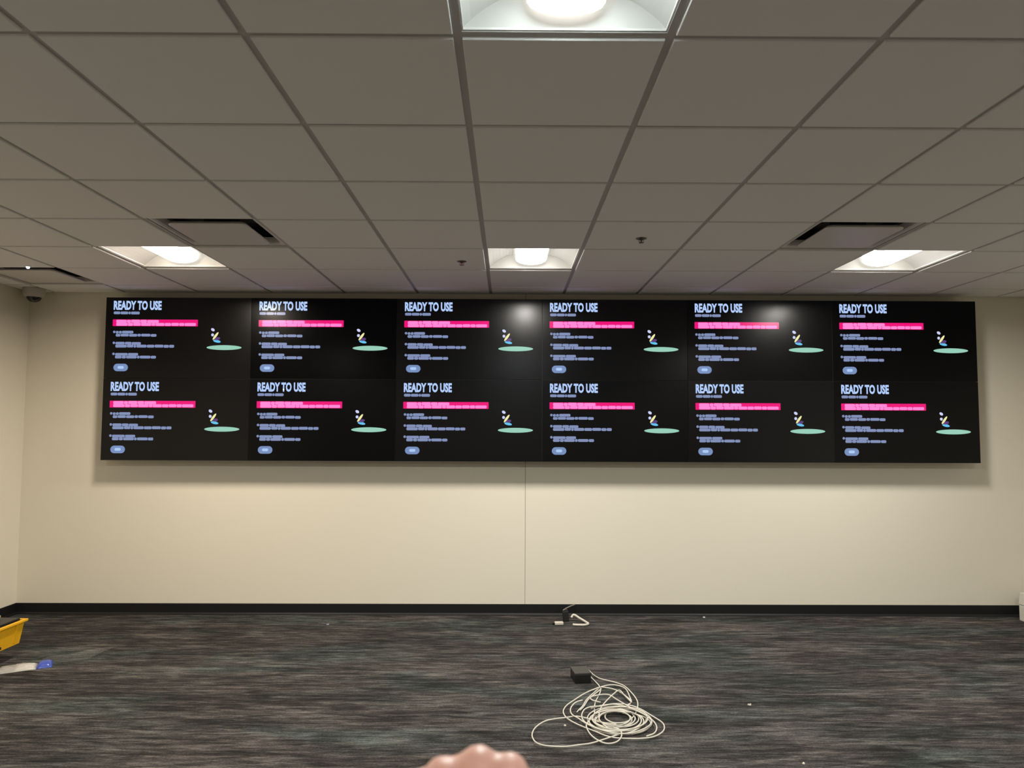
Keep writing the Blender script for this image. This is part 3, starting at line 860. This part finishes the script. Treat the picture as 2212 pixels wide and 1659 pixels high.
K = {'index': (-0.0215, 0.000, -0.0200, 0.0130), 'middle': (0.0000, 0.004, -0.0155, 0.0135), 'ring': (0.0195, 0.002, -0.0175, 0.0120), 'little': (0.0310, -0.002, -0.0270, 0.0095)}
blob_chain(bm, [(*K[n_][:2], K[n_][2] - 0.002, K[n_][3] - 0.0005) for n_ in ('index', 'middle', 'ring', 'little')])
wrist = (0.010, -0.082, -0.072, 0.024)
for n_, (x, y, z, r_) in K.items():
    bx = wrist[0] + (x - 0.008) * 0.75
    blob_chain(bm, [(x, y, z, r_), (x * 0.93 + 0.001, y - 0.026, z - 0.018, r_ + 0.001), (bx, wrist[1] + 0.006, wrist[2] + 0.02, 0.015), (bx * 0.9 + wrist[0] * 0.1, wrist[1], wrist[2], 0.017)])
    l1, l2, l3 = {'index': (0.040, 0.024, 0.018), 'middle': (0.044, 0.027, 0.019), 'ring': (0.041, 0.025, 0.018), 'little': (0.032, 0.019, 0.016)}[n_]
    p1 = (x, y + l1 * 0.93, z - l1 * 0.35, r_ * 0.80)
    p2 = (x * 0.95, p1[1] - l2 * 0.10, p1[2] - l2, r_ * 0.72)
    p3 = (x * 0.92, p2[1] - l3 * 0.95, p2[2] - l3 * 0.2, r_ * 0.62)
    blob_chain(bm, [(x, y, z, r_), p1, p2, p3])
blob_chain(bm, [(0.000, -0.070, -0.072, 0.017), (-0.032, -0.020, -0.050, 0.0150), (-0.041, 0.010, -0.034, 0.0125), (-0.032, 0.038, -0.040, 0.0105), (-0.012, 0.052, -0.047, 0.0085)])
blob_chain(bm, [wrist, (0.035, -0.150, -0.150, 0.029), (0.070, -0.240, -0.270, 0.038)])
hm = mesh_of(bm, 'hand')
ho = bpy.data.objects.new('hand_tmp', hm); COL.objects.link(ho)
md = ho.modifiers.new('r', 'REMESH'); md.mode = 'VOXEL'; md.voxel_size = 0.0022
md2 = ho.modifiers.new('s', 'SMOOTH'); md2.factor = 0.5; md2.iterations = 10
dg = bpy.context.evaluated_depsgraph_get(); dg.update()
hme = bpy.data.meshes.new_from_object(ho.evaluated_get(dg))
bpy.data.objects.remove(ho)
for p in hme.polygons: p.use_smooth = True
hme.materials.clear(); hme.materials.append(M_skin)
off = Vector((hx, hy, hz)) - person.location
link('body', hme, person, off)
bm = B()
rings = []
for (x, y, z, r_) in ((0.037, -0.156, -0.158, 0.038), (0.038, -0.158, -0.161, 0.043), (0.055, -0.204, -0.220, 0.046), (0.088, -0.285, -0.330, 0.054), (0.088, -0.286, -0.331, 0.0)):
    rings.append((Vector((x, y, z)), r_))
d = (Vector((0.070, -0.240, -0.270)) - Vector((0.035, -0.150, -0.150))).normalized()
s_ = d.cross(Vector((1, 0, 0))).normalized(); u_ = s_.cross(d)
V = []
for p, r_ in rings:
    V.append([bm.verts.new(p + (r_ + 1e-4) * (math.cos(2 * math.pi * k / 20) * s_ + math.sin(2 * math.pi * k / 20) * u_)) for k in range(20)])
for a, b_ in zip(V, V[1:]):
    for k in range(20):
        bm.faces.new((a[k], a[(k + 1) % 20], b_[(k + 1) % 20], b_[k]))
obj('sleeve', bm, M_sleeve, person, smooth=True, loc=off)
